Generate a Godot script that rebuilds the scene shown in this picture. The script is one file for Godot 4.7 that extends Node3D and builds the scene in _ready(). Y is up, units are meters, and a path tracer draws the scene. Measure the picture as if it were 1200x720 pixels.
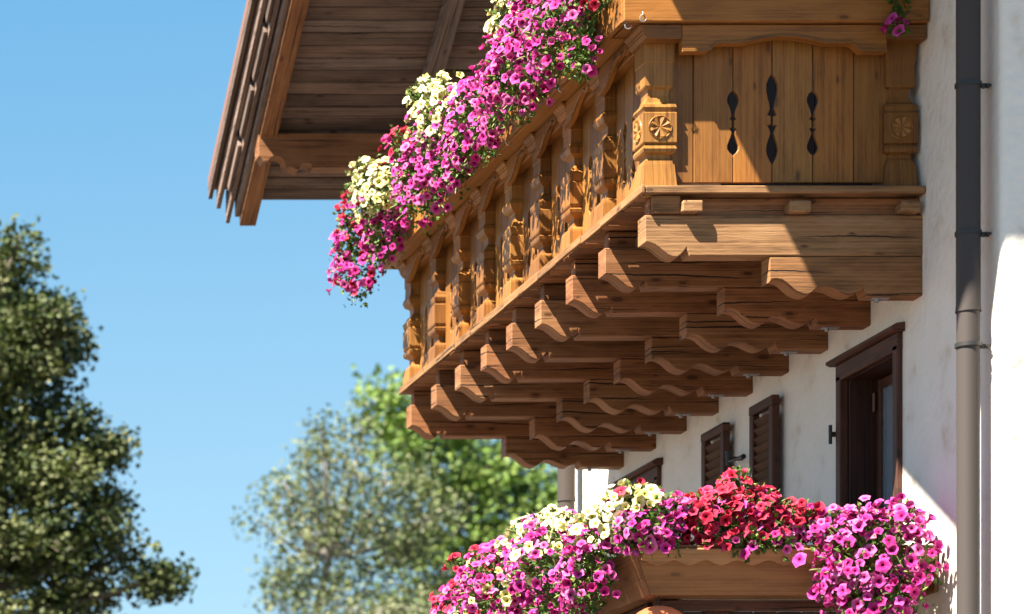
extends Node3D
# Carved wooden balconies with petunias on a white plastered house.
# World: y up, metres. "D" is the distance in front of the eye point along -z; P(x, y, D) makes a point.

const FACE := 7.83            # plane of the facade (faces -x)
const SUN := Vector3(1.0, -1.63, -0.50)
var M := {}
var rng := RandomNumberGenerator.new()
var used := {}

# ------------------------------------------------------------------ mesh collector
class MB:
	var v := PackedVector3Array()
	var n := PackedVector3Array()
	var uv := PackedVector2Array()
	var c := PackedColorArray()
	var xf := Transform3D.IDENTITY
	var grain := Vector3.RIGHT
	var off := Vector2.ZERO
	var col := Color.WHITE
	func put(p: Vector3, nn: Vector3, fn: Vector3, cc: Color) -> void:
		v.append(xf * p)
		n.append((xf.basis * nn).normalized())
		var t: Vector2
		if absf(fn.dot(grain)) > 0.8:
			var a := grain.cross(Vector3.UP if absf(grain.y) < 0.9 else Vector3.RIGHT).normalized()
			var b := grain.cross(a)
			t = Vector2(p.dot(a) * 0.9, p.dot(b) * 2.0)
		else:
			var h := grain.cross(fn).normalized()
			t = Vector2(p.dot(grain) * 0.5, p.dot(h) * 2.0)
		uv.append(t + off)
		c.append(cc)
	func tri(a: Vector3, b: Vector3, d: Vector3, want: Vector3) -> void:
		var fn := (d - a).cross(b - a)
		if fn.length_squared() < 1e-16:
			return
		fn = fn.normalized()
		if fn.dot(want) < 0.0:
			fn = -fn
			put(a, fn, fn, col); put(d, fn, fn, col); put(b, fn, fn, col)
		else:
			put(a, fn, fn, col); put(b, fn, fn, col); put(d, fn, fn, col)
	func tri_s(a: Vector3, b: Vector3, d: Vector3, na: Vector3, nb: Vector3, nd: Vector3) -> void:
		var fn := (d - a).cross(b - a)
		if fn.length_squared() < 1e-18:
			return
		fn = fn.normalized()
		if fn.dot(na + nb + nd) < 0.0:
			put(a, na, fn, col); put(d, nd, fn, col); put(b, nb, fn, col)
		else:
			put(a, na, fn, col); put(b, nb, fn, col); put(d, nd, fn, col)
	func quad(a: Vector3, b: Vector3, d: Vector3, e: Vector3, want: Vector3) -> void:
		tri(a, b, d, want)
		tri(a, d, e, want)
	# outline in local x/y, front face at z = 0, going back to -depth, edges chamfered by bev
	func prism(pts: PackedVector2Array, depth: float, bev := 0.004) -> void:
		var p := pts
		if Geometry2D.is_polygon_clockwise(p):
			p = p.duplicate()
			p.reverse()
		var k := p.size()
		var inn := PackedVector2Array()
		var out := PackedVector2Array()
		for i in k:
			var d0 := (p[i] - p[(i + k - 1) % k]).normalized()
			var d1 := (p[(i + 1) % k] - p[i]).normalized()
			var n0 := Vector2(d0.y, -d0.x)
			var n1 := Vector2(d1.y, -d1.x)
			var m := (n0 + n1)
			m = m.normalized() / maxf(0.5, m.normalized().dot(n1)) if m.length() > 1e-4 else n1
			out.append(n1)
			inn.append(p[i] - m * bev)
		var idx := Geometry2D.triangulate_polygon(inn)
		if idx.is_empty():
			inn = p
			idx = Geometry2D.triangulate_polygon(p)
		for z in [0.0, -depth]:
			var w := Vector3(0, 0, 1 if z == 0.0 else -1)
			for t in range(0, idx.size(), 3):
				tri(Vector3(inn[idx[t]].x, inn[idx[t]].y, z), Vector3(inn[idx[t + 1]].x, inn[idx[t + 1]].y, z), Vector3(inn[idx[t + 2]].x, inn[idx[t + 2]].y, z), w)
		for i in k:
			var j := (i + 1) % k
			var o := Vector3(out[i].x, out[i].y, 0)
			var a := Vector3(p[i].x, p[i].y, -bev)
			var b := Vector3(p[j].x, p[j].y, -bev)
			var a2 := Vector3(p[i].x, p[i].y, -depth + bev)
			var b2 := Vector3(p[j].x, p[j].y, -depth + bev)
			quad(a, b, b2, a2, o)
			if bev > 0.0:
				quad(Vector3(inn[i].x, inn[i].y, 0), Vector3(inn[j].x, inn[j].y, 0), b, a, o + Vector3(0, 0, 1))
				quad(Vector3(inn[i].x, inn[i].y, -depth), Vector3(inn[j].x, inn[j].y, -depth), b2, a2, o - Vector3(0, 0, 1))
	func box(centre: Vector3, size: Vector3, bev := 0.005) -> void:
		var h := size / 2.0
		var c0 := bev
		var keep := xf
		xf = xf * Transform3D(Basis.IDENTITY, centre + Vector3(0, 0, h.z))
		prism(PackedVector2Array([Vector2(-h.x + c0, -h.y), Vector2(h.x - c0, -h.y), Vector2(h.x, -h.y + c0), Vector2(h.x, h.y - c0), Vector2(h.x - c0, h.y), Vector2(-h.x + c0, h.y), Vector2(-h.x, h.y - c0), Vector2(-h.x, -h.y + c0)]), size.z, bev)
		xf = keep
	# eight corners: 0-3 one face in order, 4-7 the opposite face
	func hexa(q: Array) -> void:
		var mid := Vector3.ZERO
		for p in q:
			mid += p / 8.0
		for f in [[0, 1, 2, 3], [4, 5, 6, 7], [0, 1, 5, 4], [1, 2, 6, 5], [2, 3, 7, 6], [3, 0, 4, 7]]:
			var fc: Vector3 = (q[f[0]] + q[f[1]] + q[f[2]] + q[f[3]]) / 4.0
			quad(q[f[0]], q[f[1]], q[f[2]], q[f[3]], fc - mid)
	# square turned profile: rows of [y, half width x, half width z]
	func square_lathe(rows: Array) -> void:
		for i in rows.size() - 1:
			var a: Array = rows[i]
			var b: Array = rows[i + 1]
			for s in 4:
				var d: Vector2 = [Vector2(1, 1), Vector2(-1, 1), Vector2(-1, -1), Vector2(1, -1)][s]
				var e: Vector2 = [Vector2(-1, 1), Vector2(-1, -1), Vector2(1, -1), Vector2(1, 1)][s]
				var w: Vector2 = d + e
				var ny: float = (a[1] - b[1]) / maxf(0.0005, absf(b[0] - a[0]))
				quad(Vector3(d.x * a[1], a[0], d.y * a[2]), Vector3(e.x * a[1], a[0], e.y * a[2]), Vector3(e.x * b[1], b[0], e.y * b[2]), Vector3(d.x * b[1], b[0], d.y * b[2]), Vector3(w.x, 2.0 * ny * signf(b[0] - a[0]), w.y))
		for r in [[rows[0], -1.0 if rows[0][0] < rows[-1][0] else 1.0], [rows[-1], 1.0 if rows[0][0] < rows[-1][0] else -1.0]]:
			var q: Array = r[0]
			quad(Vector3(q[1], q[0], q[2]), Vector3(-q[1], q[0], q[2]), Vector3(-q[1], q[0], -q[2]), Vector3(q[1], q[0], -q[2]), Vector3(0, r[1], 0))
	# round tube through points with radii
	func tube(pts: Array, rad: Array, sides := 8, caps := true) -> void:
		var rings := []
		for i in pts.size():
			var t: Vector3 = (pts[mini(i + 1, pts.size() - 1)] - pts[maxi(i - 1, 0)]).normalized()
			var a := t.cross(Vector3.UP if absf(t.y) < 0.9 else Vector3.RIGHT).normalized()
			var b := t.cross(a)
			var ring := []
			for s in sides:
				var q := TAU * s / sides
				ring.append(a * cos(q) + b * sin(q))
			rings.append(ring)
		for i in pts.size() - 1:
			for s in sides:
				var e := (s + 1) % sides
				var n0: Vector3 = rings[i][s]
				var n1: Vector3 = rings[i][e]
				var n2: Vector3 = rings[i + 1][e]
				var n3: Vector3 = rings[i + 1][s]
				var p0: Vector3 = pts[i] + n0 * rad[i]
				var p1: Vector3 = pts[i] + n1 * rad[i]
				var p2: Vector3 = pts[i + 1] + n2 * rad[i + 1]
				var p3: Vector3 = pts[i + 1] + n3 * rad[i + 1]
				tri_s(p0, p1, p2, n0, n1, n2)
				tri_s(p0, p2, p3, n0, n2, n3)
		if caps:
			for e in [0, pts.size() - 1]:
				var dir: Vector3 = (pts[0] - pts[1]) if e == 0 else (pts[-1] - pts[-2])
				for s in sides:
					tri(pts[e], pts[e] + rings[e][s] * rad[e], pts[e] + rings[e][(s + 1) % sides] * rad[e], dir)
	func mesh() -> ArrayMesh:
		var m := ArrayMesh.new()
		var a := []
		a.resize(Mesh.ARRAY_MAX)
		a[Mesh.ARRAY_VERTEX] = v
		a[Mesh.ARRAY_NORMAL] = n
		a[Mesh.ARRAY_TEX_UV] = uv
		a[Mesh.ARRAY_COLOR] = c
		m.add_surface_from_arrays(Mesh.PRIMITIVE_TRIANGLES, a)
		return m

# ------------------------------------------------------------------ small helpers
func P(x: float, y: float, d: float) -> Vector3:
	return Vector3(x, y, -d)

func mb(grain := Vector3.RIGHT) -> MB:
	var b := MB.new()
	b.grain = grain
	b.off = Vector2(rng.randf(), rng.randf())
	return b

func numbered(s: String) -> String:
	used[s] = used.get(s, -1) + 1
	return s if used[s] == 0 else "%s_%03d" % [s, used[s]]

func thing(called: String, label: String, category: String, at: Vector3, group := "") -> Node3D:
	var o := Node3D.new()
	o.name = numbered(called)
	add_child(o)
	o.position = at
	o.set_meta("label", label)
	o.set_meta("category", category)
	if group != "":
		o.set_meta("group", group)
	return o

func part(parent: Node3D, called: String, m: Mesh, mat: Material, at := Transform3D.IDENTITY) -> MeshInstance3D:
	var o := MeshInstance3D.new()
	o.name = called
	o.mesh = m
	o.material_override = mat
	parent.add_child(o, true)
	o.global_transform = at
	return o

func node_part(parent: Node3D, called: String, at: Vector3) -> Node3D:
	var o := Node3D.new()
	o.name = called
	parent.add_child(o, true)
	o.global_transform = Transform3D(Basis.IDENTITY, at)
	return o

func any(list: Array) -> Variant:
	return list[rng.randi() % list.size()]

# a timber box from its world bounds (x0, x1, y0, y1, D0 near, D1 far)
func timber(parent: Node3D, called: String, mat: Material, x0: float, x1: float, y0: float, y1: float, d0: float, d1: float, bev := 0.005) -> MeshInstance3D:
	var s := Vector3(x1 - x0, y1 - y0, d1 - d0)
	var g := Vector3.RIGHT
	if s.y > s.x and s.y > s.z:
		g = Vector3.UP
	elif s.z > s.x:
		g = Vector3.BACK
	var b := mb(g)
	b.box(Vector3.ZERO, s, minf(bev, minf(s.x, minf(s.y, s.z)) * 0.3))
	return part(parent, called, b.mesh(), mat, Transform3D(Basis.IDENTITY, P((x0 + x1) / 2, (y0 + y1) / 2, (d0 + d1) / 2)))

# outline in the frontal plane (x right, y up), front face at distance d
func front_piece(parent: Node3D, called: String, mat: Material, pts: Array, at: Vector3, depth: float, grain := Vector3.RIGHT, bev := 0.004) -> MeshInstance3D:
	var b := mb(grain)
	b.prism(PackedVector2Array(pts), depth, bev)
	return part(parent, called, b.mesh(), mat, Transform3D(Basis.IDENTITY, at))

# outline in the plane of the facade (x towards the viewer, y up), face looking to -x
func side_basis() -> Basis:
	return Basis(Vector3(0, 0, 1), Vector3(0, 1, 0), Vector3(-1, 0, 0))

func side_piece(parent: Node3D, called: String, mat: Material, pts: Array, at: Vector3, depth: float, grain := Vector3.RIGHT, bev := 0.004) -> MeshInstance3D:
	var b := mb(grain)
	b.prism(PackedVector2Array(pts), depth, bev)
	return part(parent, called, b.mesh(), mat, Transform3D(side_basis(), at))

# ------------------------------------------------------------------ textures and materials
func noise_img(w: int, h: int, freq: float, sd: int, oct := 4) -> Image:
	var f := FastNoiseLite.new()
	f.seed = sd
	f.noise_type = FastNoiseLite.TYPE_SIMPLEX_SMOOTH
	f.frequency = freq
	f.fractal_octaves = oct
	var i := f.get_seamless_image(w, h, false, false, 0.15, true)
	i.convert(Image.FORMAT_L8)
	return i

func wood(sd: int, dark: Color, mid: Color, light: Color, cracks: int, knots: int, contrast: float, blotch := 0.3) -> Array:
	var W := 1024
	var H := 512
	var a := noise_img(24, 512, 0.05, sd)
	a.resize(W, H, Image.INTERPOLATE_CUBIC)
	var b := noise_img(96, 512, 0.16, sd + 1)
	b.resize(W, H, Image.INTERPOLATE_CUBIC)
	var lo := noise_img(64, 64, 0.05, sd + 2)
	lo.resize(W, H, Image.INTERPOLATE_CUBIC)
	var da := a.get_data()
	var db := b.get_data()
	var dl := lo.get_data()
	var r := RandomNumberGenerator.new()
	r.seed = sd
	var val := PackedFloat32Array()
	val.resize(W * H)
	for i in W * H:
		val[i] = 0.5 + contrast * ((da[i] + 0.7 * db[i]) / 433.0 - 0.5) + blotch * (dl[i] / 255.0 - 0.5)
	# knots: a dark eye with the grain bent round it
	for k in knots:
		var cx := r.randi() % W
		var cy := r.randi() % H
		var kr := r.randf_range(6.0, 15.0)
		for y in range(-int(kr * 3.0), int(kr * 3.0)):
			for x in range(-int(kr * 3.4), int(kr * 3.4)):
				var e := sqrt((x / 1.3) * (x / 1.3) + float(y * y))
				if e < kr * 2.4:
					var t := (((cy + y) % H + H) % H) * W + ((cx + x) % W + W) % W
					var ringy := 0.5 + 0.16 * sin(e * 1.1) - 0.05
					if e < kr:
						val[t] = 0.1 + 0.12 * sin(e * 1.7) * 0.5
					else:
						var q := (e - kr) / (kr * 1.4)
						val[t] = lerpf(ringy - 0.12, val[t], q)
	var hgt := PackedByteArray()
	hgt.resize(W * H)
	for i in W * H:
		hgt[i] = int(clampf(val[i], 0.0, 1.0) * 200.0) + 40
	# drying cracks
	for k in cracks:
		var x := r.randi() % W
		var yy := float(r.randi() % H)
		var len := 160 + r.randi() % 620
		var drift := r.randf_range(-0.03, 0.03)
		var wid := r.randf_range(1.0, 5.5)
		for s in len:
			yy += drift + r.randf_range(-0.7, 0.7)
			var ww := wid * sin(PI * s / len) * r.randf_range(0.75, 1.1)
			for o in range(-int(ceil(ww)), int(ceil(ww)) + 1):
				if absf(o) <= ww:
					var t := ((int(yy) + o) % H + H) % H * W + (x + s) % W
					val[t] = -0.25
					hgt[t] = 0
	var px := PackedByteArray()
	px.resize(W * H * 3)
	for i in W * H:
		var t := clampf(val[i], -0.25, 1.0)
		var cr: float
		var cg: float
		var cb: float
		if t < 0.0:
			var q := 1.0 + t * 3.2
			cr = dark.r * q; cg = dark.g * q; cb = dark.b * q
		elif t < 0.5:
			var q := t * 2.0
			cr = dark.r + (mid.r - dark.r) * q; cg = dark.g + (mid.g - dark.g) * q; cb = dark.b + (mid.b - dark.b) * q
		else:
			var q := t * 2.0 - 1.0
			cr = mid.r + (light.r - mid.r) * q; cg = mid.g + (light.g - mid.g) * q; cb = mid.b + (light.b - mid.b) * q
		px[i * 3] = int(cr * 255.0)
		px[i * 3 + 1] = int(cg * 255.0)
		px[i * 3 + 2] = int(cb * 255.0)
	var im := Image.create_from_data(W, H, false, Image.FORMAT_RGB8, px)
	var hm := Image.create_from_data(W, H, false, Image.FORMAT_L8, hgt)
	return [ImageTexture.create_from_image(im), ImageTexture.create_from_image(hm)]

func lin(r: float, g: float, b: float) -> Color:
	return Color(r, g, b).linear_to_srgb()

func wood_mats(tex: Array, rough: float, tints: Array, bump := 0.12, coat := 0.0) -> Array:
	var out := []
	for t in tints:
		var m := StandardMaterial3D.new()
		m.albedo_texture = tex[0]
		m.albedo_color = t
		m.roughness = rough
		m.metallic_specular = 0.4
		m.heightmap_enabled = true
		m.heightmap_texture = tex[1]
		m.heightmap_scale = bump
		if coat > 0.0:
			m.clearcoat_enabled = true
			m.clearcoat = coat
			m.clearcoat_roughness = 0.35
		out.append(m)
	return out

func plain(col: Color, rough := 0.6, metal := 0.0) -> StandardMaterial3D:
	var m := StandardMaterial3D.new()
	m.albedo_color = col
	m.roughness = rough
	m.metallic = metal
	return m

func ramp_img(src: Image, stops: Array) -> ImageTexture:
	# stops: [value, colour] sorted by value
	var d := src.get_data()
	var lut := []
	for i in 256:
		var t := i / 255.0
		var c: Color = stops[0][1]
		for s in stops.size() - 1:
			if t >= stops[s][0]:
				c = (stops[s][1] as Color).lerp(stops[s + 1][1], clampf((t - stops[s][0]) / (stops[s + 1][0] - stops[s][0]), 0, 1))
		lut.append([int(c.r * 255), int(c.g * 255), int(c.b * 255)])
	var px := PackedByteArray()
	px.resize(d.size() * 3)
	for i in d.size():
		var l: Array = lut[d[i]]
		px[i * 3] = l[0]
		px[i * 3 + 1] = l[1]
		px[i * 3 + 2] = l[2]
	return ImageTexture.create_from_image(Image.create_from_data(src.get_width(), src.get_height(), false, Image.FORMAT_RGB8, px))

func materials() -> void:
	var honey := wood(11, lin(.10, .040, .010), lin(.285, .130, .030), lin(.375, .192, .050), 1, 8, 0.75, 0.35)
	M.honey = wood_mats(honey, 0.5, [Color(1, 1, 1), Color(.90, .87, .84), Color(1, .95, .90), Color(.82, .79, .77)], 0.12, 0.04)
	var rust := wood(23, lin(.06, .025, .010), lin(.245, .112, .047), lin(.36, .19, .095), 13, 10, 0.9, 0.4)
	M.beam = wood_mats(rust, 0.62, [Color(1, 1, 1), Color(.92, .90, .88), Color(.98, .93, .90)], 0.16)
	M.floor = wood_mats(rust, 0.65, [Color(1, 1, 1), Color(.88, .84, .82), Color(1, .95, .9), Color(.8, .78, .76)], 0.12)
	var grey := wood(37, lin(.055, .042, .038), lin(.165, .128, .114), lin(.26, .21, .19), 8, 12, 0.9, 0.4)
	M.roof = wood_mats(grey, 0.75, [Color(1, 1, 1), Color(.9, .87, .84), Color(.82, .78, .75), Color(1, .95, .92)], 0.14)
	M.brown = wood_mats(grey, 0.6, [Color(.74, .54, .45), Color(.58, .42, .35)], 0.06)
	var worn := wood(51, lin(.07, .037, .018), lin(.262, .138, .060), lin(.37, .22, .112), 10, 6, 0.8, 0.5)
	M.old = wood_mats(worn, 0.75, [Color(1, 1, 1), Color(.95, .90, .85)], 0.3)
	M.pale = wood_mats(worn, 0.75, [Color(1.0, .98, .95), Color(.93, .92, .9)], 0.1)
	var pine := wood(61, lin(.14, .07, .03), lin(.30, .152, .066), lin(.39, .215, .10), 1, 8, 0.65, 0.4)
	M.pine = wood_mats(pine, 0.6, [Color(.86, .82, .78), Color(.80, .77, .74), Color(1, 1, 1)], 0.12)
	M.slat = wood_mats(honey, 0.7, [Color(.55, .48, .42), Color(.5, .43, .38)], 0.1)
	M.clad = wood_mats(grey, 0.8, [Color(.34, .25, .2)], 0.06)[0]
	# plaster
	var coarse := noise_img(512, 512, 0.012, 5, 5)
	var fine := noise_img(512, 512, 0.05, 6, 4)
	var pl := StandardMaterial3D.new()
	pl.albedo_texture = ramp_img(coarse, [[0.0, lin(.56, .49, .39)], [0.15, lin(.69, .645, .575)], [0.32, lin(.75, .72, .665)], [1.0, lin(.79, .765, .715)]])
	pl.roughness = 0.95
	pl.metallic_specular = 0.2
	pl.uv1_triplanar = true
	pl.uv1_world_triplanar = true
	pl.uv1_scale = Vector3(0.42, 0.42, 0.42)
	pl.heightmap_enabled = true
	pl.heightmap_texture = ImageTexture.create_from_image(fine)
	pl.heightmap_scale = 0.6
	M.plaster = pl
	M.pipe = plain(lin(.060, .052, .050), 0.55)
	M.pipe.metallic_specular = 0.25
	M.zinc = plain(lin(.35, .35, .36), 0.45, 0.6)
	M.iron = plain(lin(.02, .02, .02), 0.5)
	M.white = plain(lin(.8, .8, .8), 0.6)
	M.steel = plain(lin(.6, .6, .6), 0.3, 0.9)
	M.dark = plain(lin(.03, .025, .02), 0.8)
	M.soil = plain(lin(.03, .02, .015), 0.95)
	M.orange = plain(lin(.62, .16, .06), 0.7)
	M.curtain = plain(lin(.62, .62, .60), 0.9)
	var g := StandardMaterial3D.new()
	g.transparency = BaseMaterial3D.TRANSPARENCY_ALPHA
	g.albedo_color = Color(0.75, 0.85, 0.95, 0.18)
	g.roughness = 0.03
	M.glass = g
	var gr := StandardMaterial3D.new()
	gr.albedo_texture = ramp_img(coarse, [[0.0, lin(.06, .046, .034)], [0.5, lin(.085, .066, .05)], [1.0, lin(.115, .092, .072)]])
	gr.roughness = 0.95
	gr.uv1_triplanar = true
	gr.uv1_world_triplanar = true
	gr.uv1_scale = Vector3(0.2, 0.2, 0.2)
	M.ground = gr
	var tl := plain(lin(.16, .08, .06), 0.85)
	M.tile = tl
	var bl := StandardMaterial3D.new()
	bl.vertex_color_use_as_albedo = true
	bl.roughness = 0.6
	bl.metallic_specular = 0.25
	bl.backlight_enabled = true
	bl.backlight = Color(0.6, 0.6, 0.6)
	bl.albedo_color = lin(.78, .78, .78)
	M.petal = bl
	var lf := StandardMaterial3D.new()
	lf.vertex_color_use_as_albedo = true
	lf.roughness = 0.55
	lf.metallic_specular = 0.35
	lf.backlight_enabled = true
	lf.backlight = Color(0.45, 0.5, 0.3)
	lf.albedo_color = lin(.85, .85, .85)
	M.leaf = lf
	var bk := StandardMaterial3D.new()
	bk.albedo_texture = ramp_img(fine, [[0.0, lin(.05, .04, .03)], [0.5, lin(.13, .11, .09)], [1.0, lin(.25, .22, .19)]])
	bk.roughness = 0.95
	bk.uv1_triplanar = true
	bk.uv1_scale = Vector3(0.8, 0.3, 0.8)
	M.bark = bk

# ------------------------------------------------------------------ house
const EAVE_N := 17.08
const EAVE_NY := 8.53
const EAVE_F := 27.52
const EAVE_FY := 8.77
const RIDGE_D := 22.313
const RIDGE_Y := 11.79

func roof_y(d: float) -> float:
	if d < RIDGE_D:
		return lerpf(EAVE_NY, RIDGE_Y, (d - EAVE_N) / (RIDGE_D - EAVE_N))
	return lerpf(EAVE_FY, RIDGE_Y, (EAVE_F - d) / (EAVE_F - RIDGE_D))

func house() -> void:
	var h := thing("house", "white plastered house with brown windows and a deep wooden roof overhang", "house", P(12.0, 0.0, 22.0))
	# facade with openings, as boxes round the openings
	var b := mb()
	var wins := [[19.40, 20.26], [23.89, 24.75]]
	var wy0 := 4.45
	var wy1 := 5.86
	var ds := [18.25]
	for w in wins:
		ds.append(w[0])
		ds.append(w[1])
	ds.append(26.0)
	for i in ds.size() - 1:
		var y_list := [[0.0, 8.4]]
		if i % 2 == 1:
			y_list = [[0.0, wy0], [wy1, 8.4]]
		for yy in y_list:
			var s := Vector3(0.35, yy[1] - yy[0], ds[i + 1] - ds[i])
			b.box(P(FACE + 0.175, (yy[0] + yy[1]) / 2, (ds[i] + ds[i + 1]) / 2), s, 0.0)
	# gable above
	b.xf = Transform3D(side_basis(), P(FACE, 0, 0))
	b.prism(PackedVector2Array([Vector2(-26.0, 8.4), Vector2(-18.0, 8.4), Vector2(-18.0, roof_y(18.0) - 0.0), Vector2(-RIDGE_D, RIDGE_Y), Vector2(-26.0, roof_y(26.0))]), 0.35, 0.0)
	b.xf = Transform3D.IDENTITY
	# near end wall with its rounded corner (plan outline swept upwards)
	var plan := PackedVector2Array()
	plan.append(Vector2(17.0, 18.3))
	plan.append(Vector2(17.0, 17.95))
	var r := 0.045
	for k in 9:
		var q := PI / 2 * k / 8.0
		plan.append(Vector2(FACE + r - sin(q) * r, 17.95 + r - cos(q) * r))
	plan.append(Vector2(FACE, 18.25))
	plan.append(Vector2(FACE + 0.35, 18.25))
	plan.append(Vector2(FACE + 0.35, 18.3))
	for i in plan.size():
		var j := (i + 1) % plan.size()
		var a := P(plan[i].x, 0, plan[i].y)
		var c := P(plan[j].x, 0, plan[j].y)
		var up := Vector3(0, 8.75, 0)
		var mid := (a + c) / 2.0
		if i >= 1 and i <= 9:
			var na := Vector3(plan[i].x - FACE - r, 0, -(plan[i].y - 17.95 - r)).normalized() if i > 1 else Vector3(0, 0, 1)
			var nc := Vector3(plan[j].x - FACE - r, 0, -(plan[j].y - 17.95 - r)).normalized()
			if i == 1:
				na = Vector3(0, 0, 1)
				nc = Vector3(0, 0, 1)
			b.tri_s(a, c, c + up, na, nc, nc)
			b.tri_s(a, c + up, a + up, na, nc, na)
		else:
			b.quad(a, c, c + up, a + up, mid - P(10.0, 0, 18.2))
	# far and back walls
	b.box(P(12.5, 4.3, 25.85), Vector3(8.6, 8.6, 0.3), 0.0)
	b.box(P(16.85, 4.3, 22.0), Vector3(0.3, 8.6, 7.4), 0.0)
	part(h, "wall", b.mesh(), M.plaster)
	# storey floors inside, so that rooms are closed and dark
	timber(h, "storey_floor", M.brown[1], FACE + 0.36, 16.6, 3.1, 3.3, 18.35, 25.6)
	timber(h, "storey_floor", M.brown[1], FACE + 0.36, 16.6, 6.5, 6.7, 18.35, 25.6)
	var cd := 19.32
	while cd < 25.2:
		timber(h, "cladding_board", M.clad, FACE - 0.03, FACE - 0.004, 6.76, 8.7, cd, cd + 0.225)
		cd += 0.229
	house_roof(h)
	for w in wins:
		window(h, w[0], w[1], wy0, wy1)

func house_roof(h: Node3D) -> void:
	var rf := node_part(h, "roof", P(11.0, EAVE_FY, 22.0))
	# far slope soffit: single planks along x
	var sl := (RIDGE_Y - EAVE_FY) / (EAVE_F - RIDGE_D)
	var ang := atan(sl)
	var run := EAVE_F - RIDGE_D
	var pitch := 0.1158
	var cnt := int(run / pitch)
	for k in cnt:
		var d := EAVE_F - 0.03 - pitch * (k + 0.5)
		var b := mb()
		b.off = Vector2(rng.randf(), rng.randf())
		var x1 := 8.3
		var x0 := 5.467 + rng.randf_range(-0.004, 0.004)
		b.box(Vector3.ZERO, Vector3(x1 - x0, 0.024, pitch / cos(ang) - 0.007), 0.004)
		var tilt := Basis(Vector3.RIGHT, -ang + rng.randf_range(-0.012, 0.012))
		part(rf, "plank", b.mesh(), any(M.roof), Transform3D(tilt, P((x0 + x1) / 2, roof_y(d) + 0.13 + rng.randf_range(-0.002, 0.002), d)))
	# boarding and tiles above, both slopes
	for side in 2:
		var d0 := EAVE_N + 0.012 if side == 0 else EAVE_F + 0.02
		var y0 := EAVE_NY if side == 0 else EAVE_FY
		for layer in 2:
			var b := mb(Vector3.RIGHT)
			var lo := (0.16 if side == 1 else 0.41) if layer == 0 else 0.50
			var hi := 0.47 if layer == 0 else 0.60
			var xl := 5.375 if layer == 0 else 5.151
			var ext := 0.0 if layer == 0 or side == 0 else 0.30
			var drop := -ext * 0.58
			b.hexa([P(xl, y0 + lo + drop, d0 + ext), P(17.6, y0 + lo + drop, d0 + ext), P(17.6, y0 + hi + drop, d0 + ext), P(xl, y0 + hi + drop, d0 + ext),
				P(xl, RIDGE_Y + lo, RIDGE_D), P(17.6, RIDGE_Y + lo, RIDGE_D), P(17.6, RIDGE_Y + hi, RIDGE_D), P(xl, RIDGE_Y + hi, RIDGE_D)])
			part(rf, "roof_boarding" if layer == 0 else "roof_covering", b.mesh(), M.roof[2] if layer == 0 else M.tile)
	# rafters and layered verge boards: [x0, x1, underside offset, top offset, eave overshoot, material]
	for side in 2:
		var set := [[5.373, 5.513, -0.05, 0.10, 0.03, M.beam[1], "verge_rafter"], [5.329, 5.369, 0.02, 0.25, 0.02, M.roof[0], "verge_board"],
			[5.279, 5.312, 0.09, 0.36, 0.17, M.roof[3], "verge_board"], [5.207, 5.243, 0.26, 0.48, 0.22, M.roof[3], "verge_board"], [5.153, 5.187, 0.42, 0.58, 0.31, M.roof[2], "verge_board"]]
		if side == 1:
			set.append([6.630, 6.773, -0.02, 0.10, 0.0, M.roof[0], "rafter"])
		for s in set:
			var b := mb(Vector3(0, 0, 1))
			var e: float = EAVE_F + s[4] if side == 1 else EAVE_N + 0.12
			var ey: float = EAVE_FY - s[4] * 0.58 if side == 1 else roof_y(e)
			b.hexa([P(s[0], ey + s[2], e), P(s[1], ey + s[2], e), P(s[1], ey + s[3], e), P(s[0], ey + s[3], e),
				P(s[0], RIDGE_Y + s[2], RIDGE_D), P(s[1], RIDGE_Y + s[2], RIDGE_D), P(s[1], RIDGE_Y + s[3], RIDGE_D), P(s[0], RIDGE_Y + s[3], RIDGE_D)])
			part(rf, s[6], b.mesh(), s[5])
	# packing between verge boards (dark gaps), far slope: small spacer blocks
	for k in 8:
		var d := EAVE_F - 0.30 - k * 0.54
		var b := mb(Vector3(0, 0, 1))
		b.xf = Transform3D(Basis(Vector3.RIGHT, -ang), Vector3.ZERO)
		b.box(Vector3.ZERO, Vector3(0.03, 0.16, 0.53), 0.004)
		part(rf, "spacer_block", b.mesh(), any(M.roof), Transform3D(Basis.IDENTITY, P(5.261, roof_y(d) + 0.22, d)))
	# closing board under the verge boards
	var c2 := mb(Vector3(0, 0, 1))
	c2.hexa([P(5.192, EAVE_FY + 0.46, EAVE_F), P(5.365, EAVE_FY + 0.46, EAVE_F), P(5.365, EAVE_FY + 0.49, EAVE_F), P(5.192, EAVE_FY + 0.49, EAVE_F),
		P(5.192, RIDGE_Y + 0.46, RIDGE_D), P(5.365, RIDGE_Y + 0.46, RIDGE_D), P(5.365, RIDGE_Y + 0.49, RIDGE_D), P(5.192, RIDGE_Y + 0.49, RIDGE_D)])
	part(rf, "verge_soffit", c2.mesh(), M.roof[2])
	# carved purlin carrying the far slope
	var pd := 26.66
	var top := roof_y(pd) + 0.11
	var pts := [Vector2(0, 0), Vector2(2.7, 0), Vector2(2.7, -0.29), Vector2(0.47, -0.29)]
	for k in 7:
		var q := PI * k / 6.0
		pts.append(Vector2(0.40 + cos(q) * 0.055, -0.285 + sin(q) * 0.045 - 0.01))
	pts.append(Vector2(0.33, -0.31))
	pts.append(Vector2(0.26, -0.28))
	pts.append(Vector2(0.235, -0.30))
	for k in 7:
		var q := PI * 0.9 * k / 6.0
		pts.append(Vector2(0.15 + cos(q) * 0.07, -0.25 + sin(q) * 0.06))
	pts.append(Vector2(0.04, -0.24))
	pts.append(Vector2(0.02, -0.20))
	pts.append(Vector2(0, -0.19))
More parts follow.
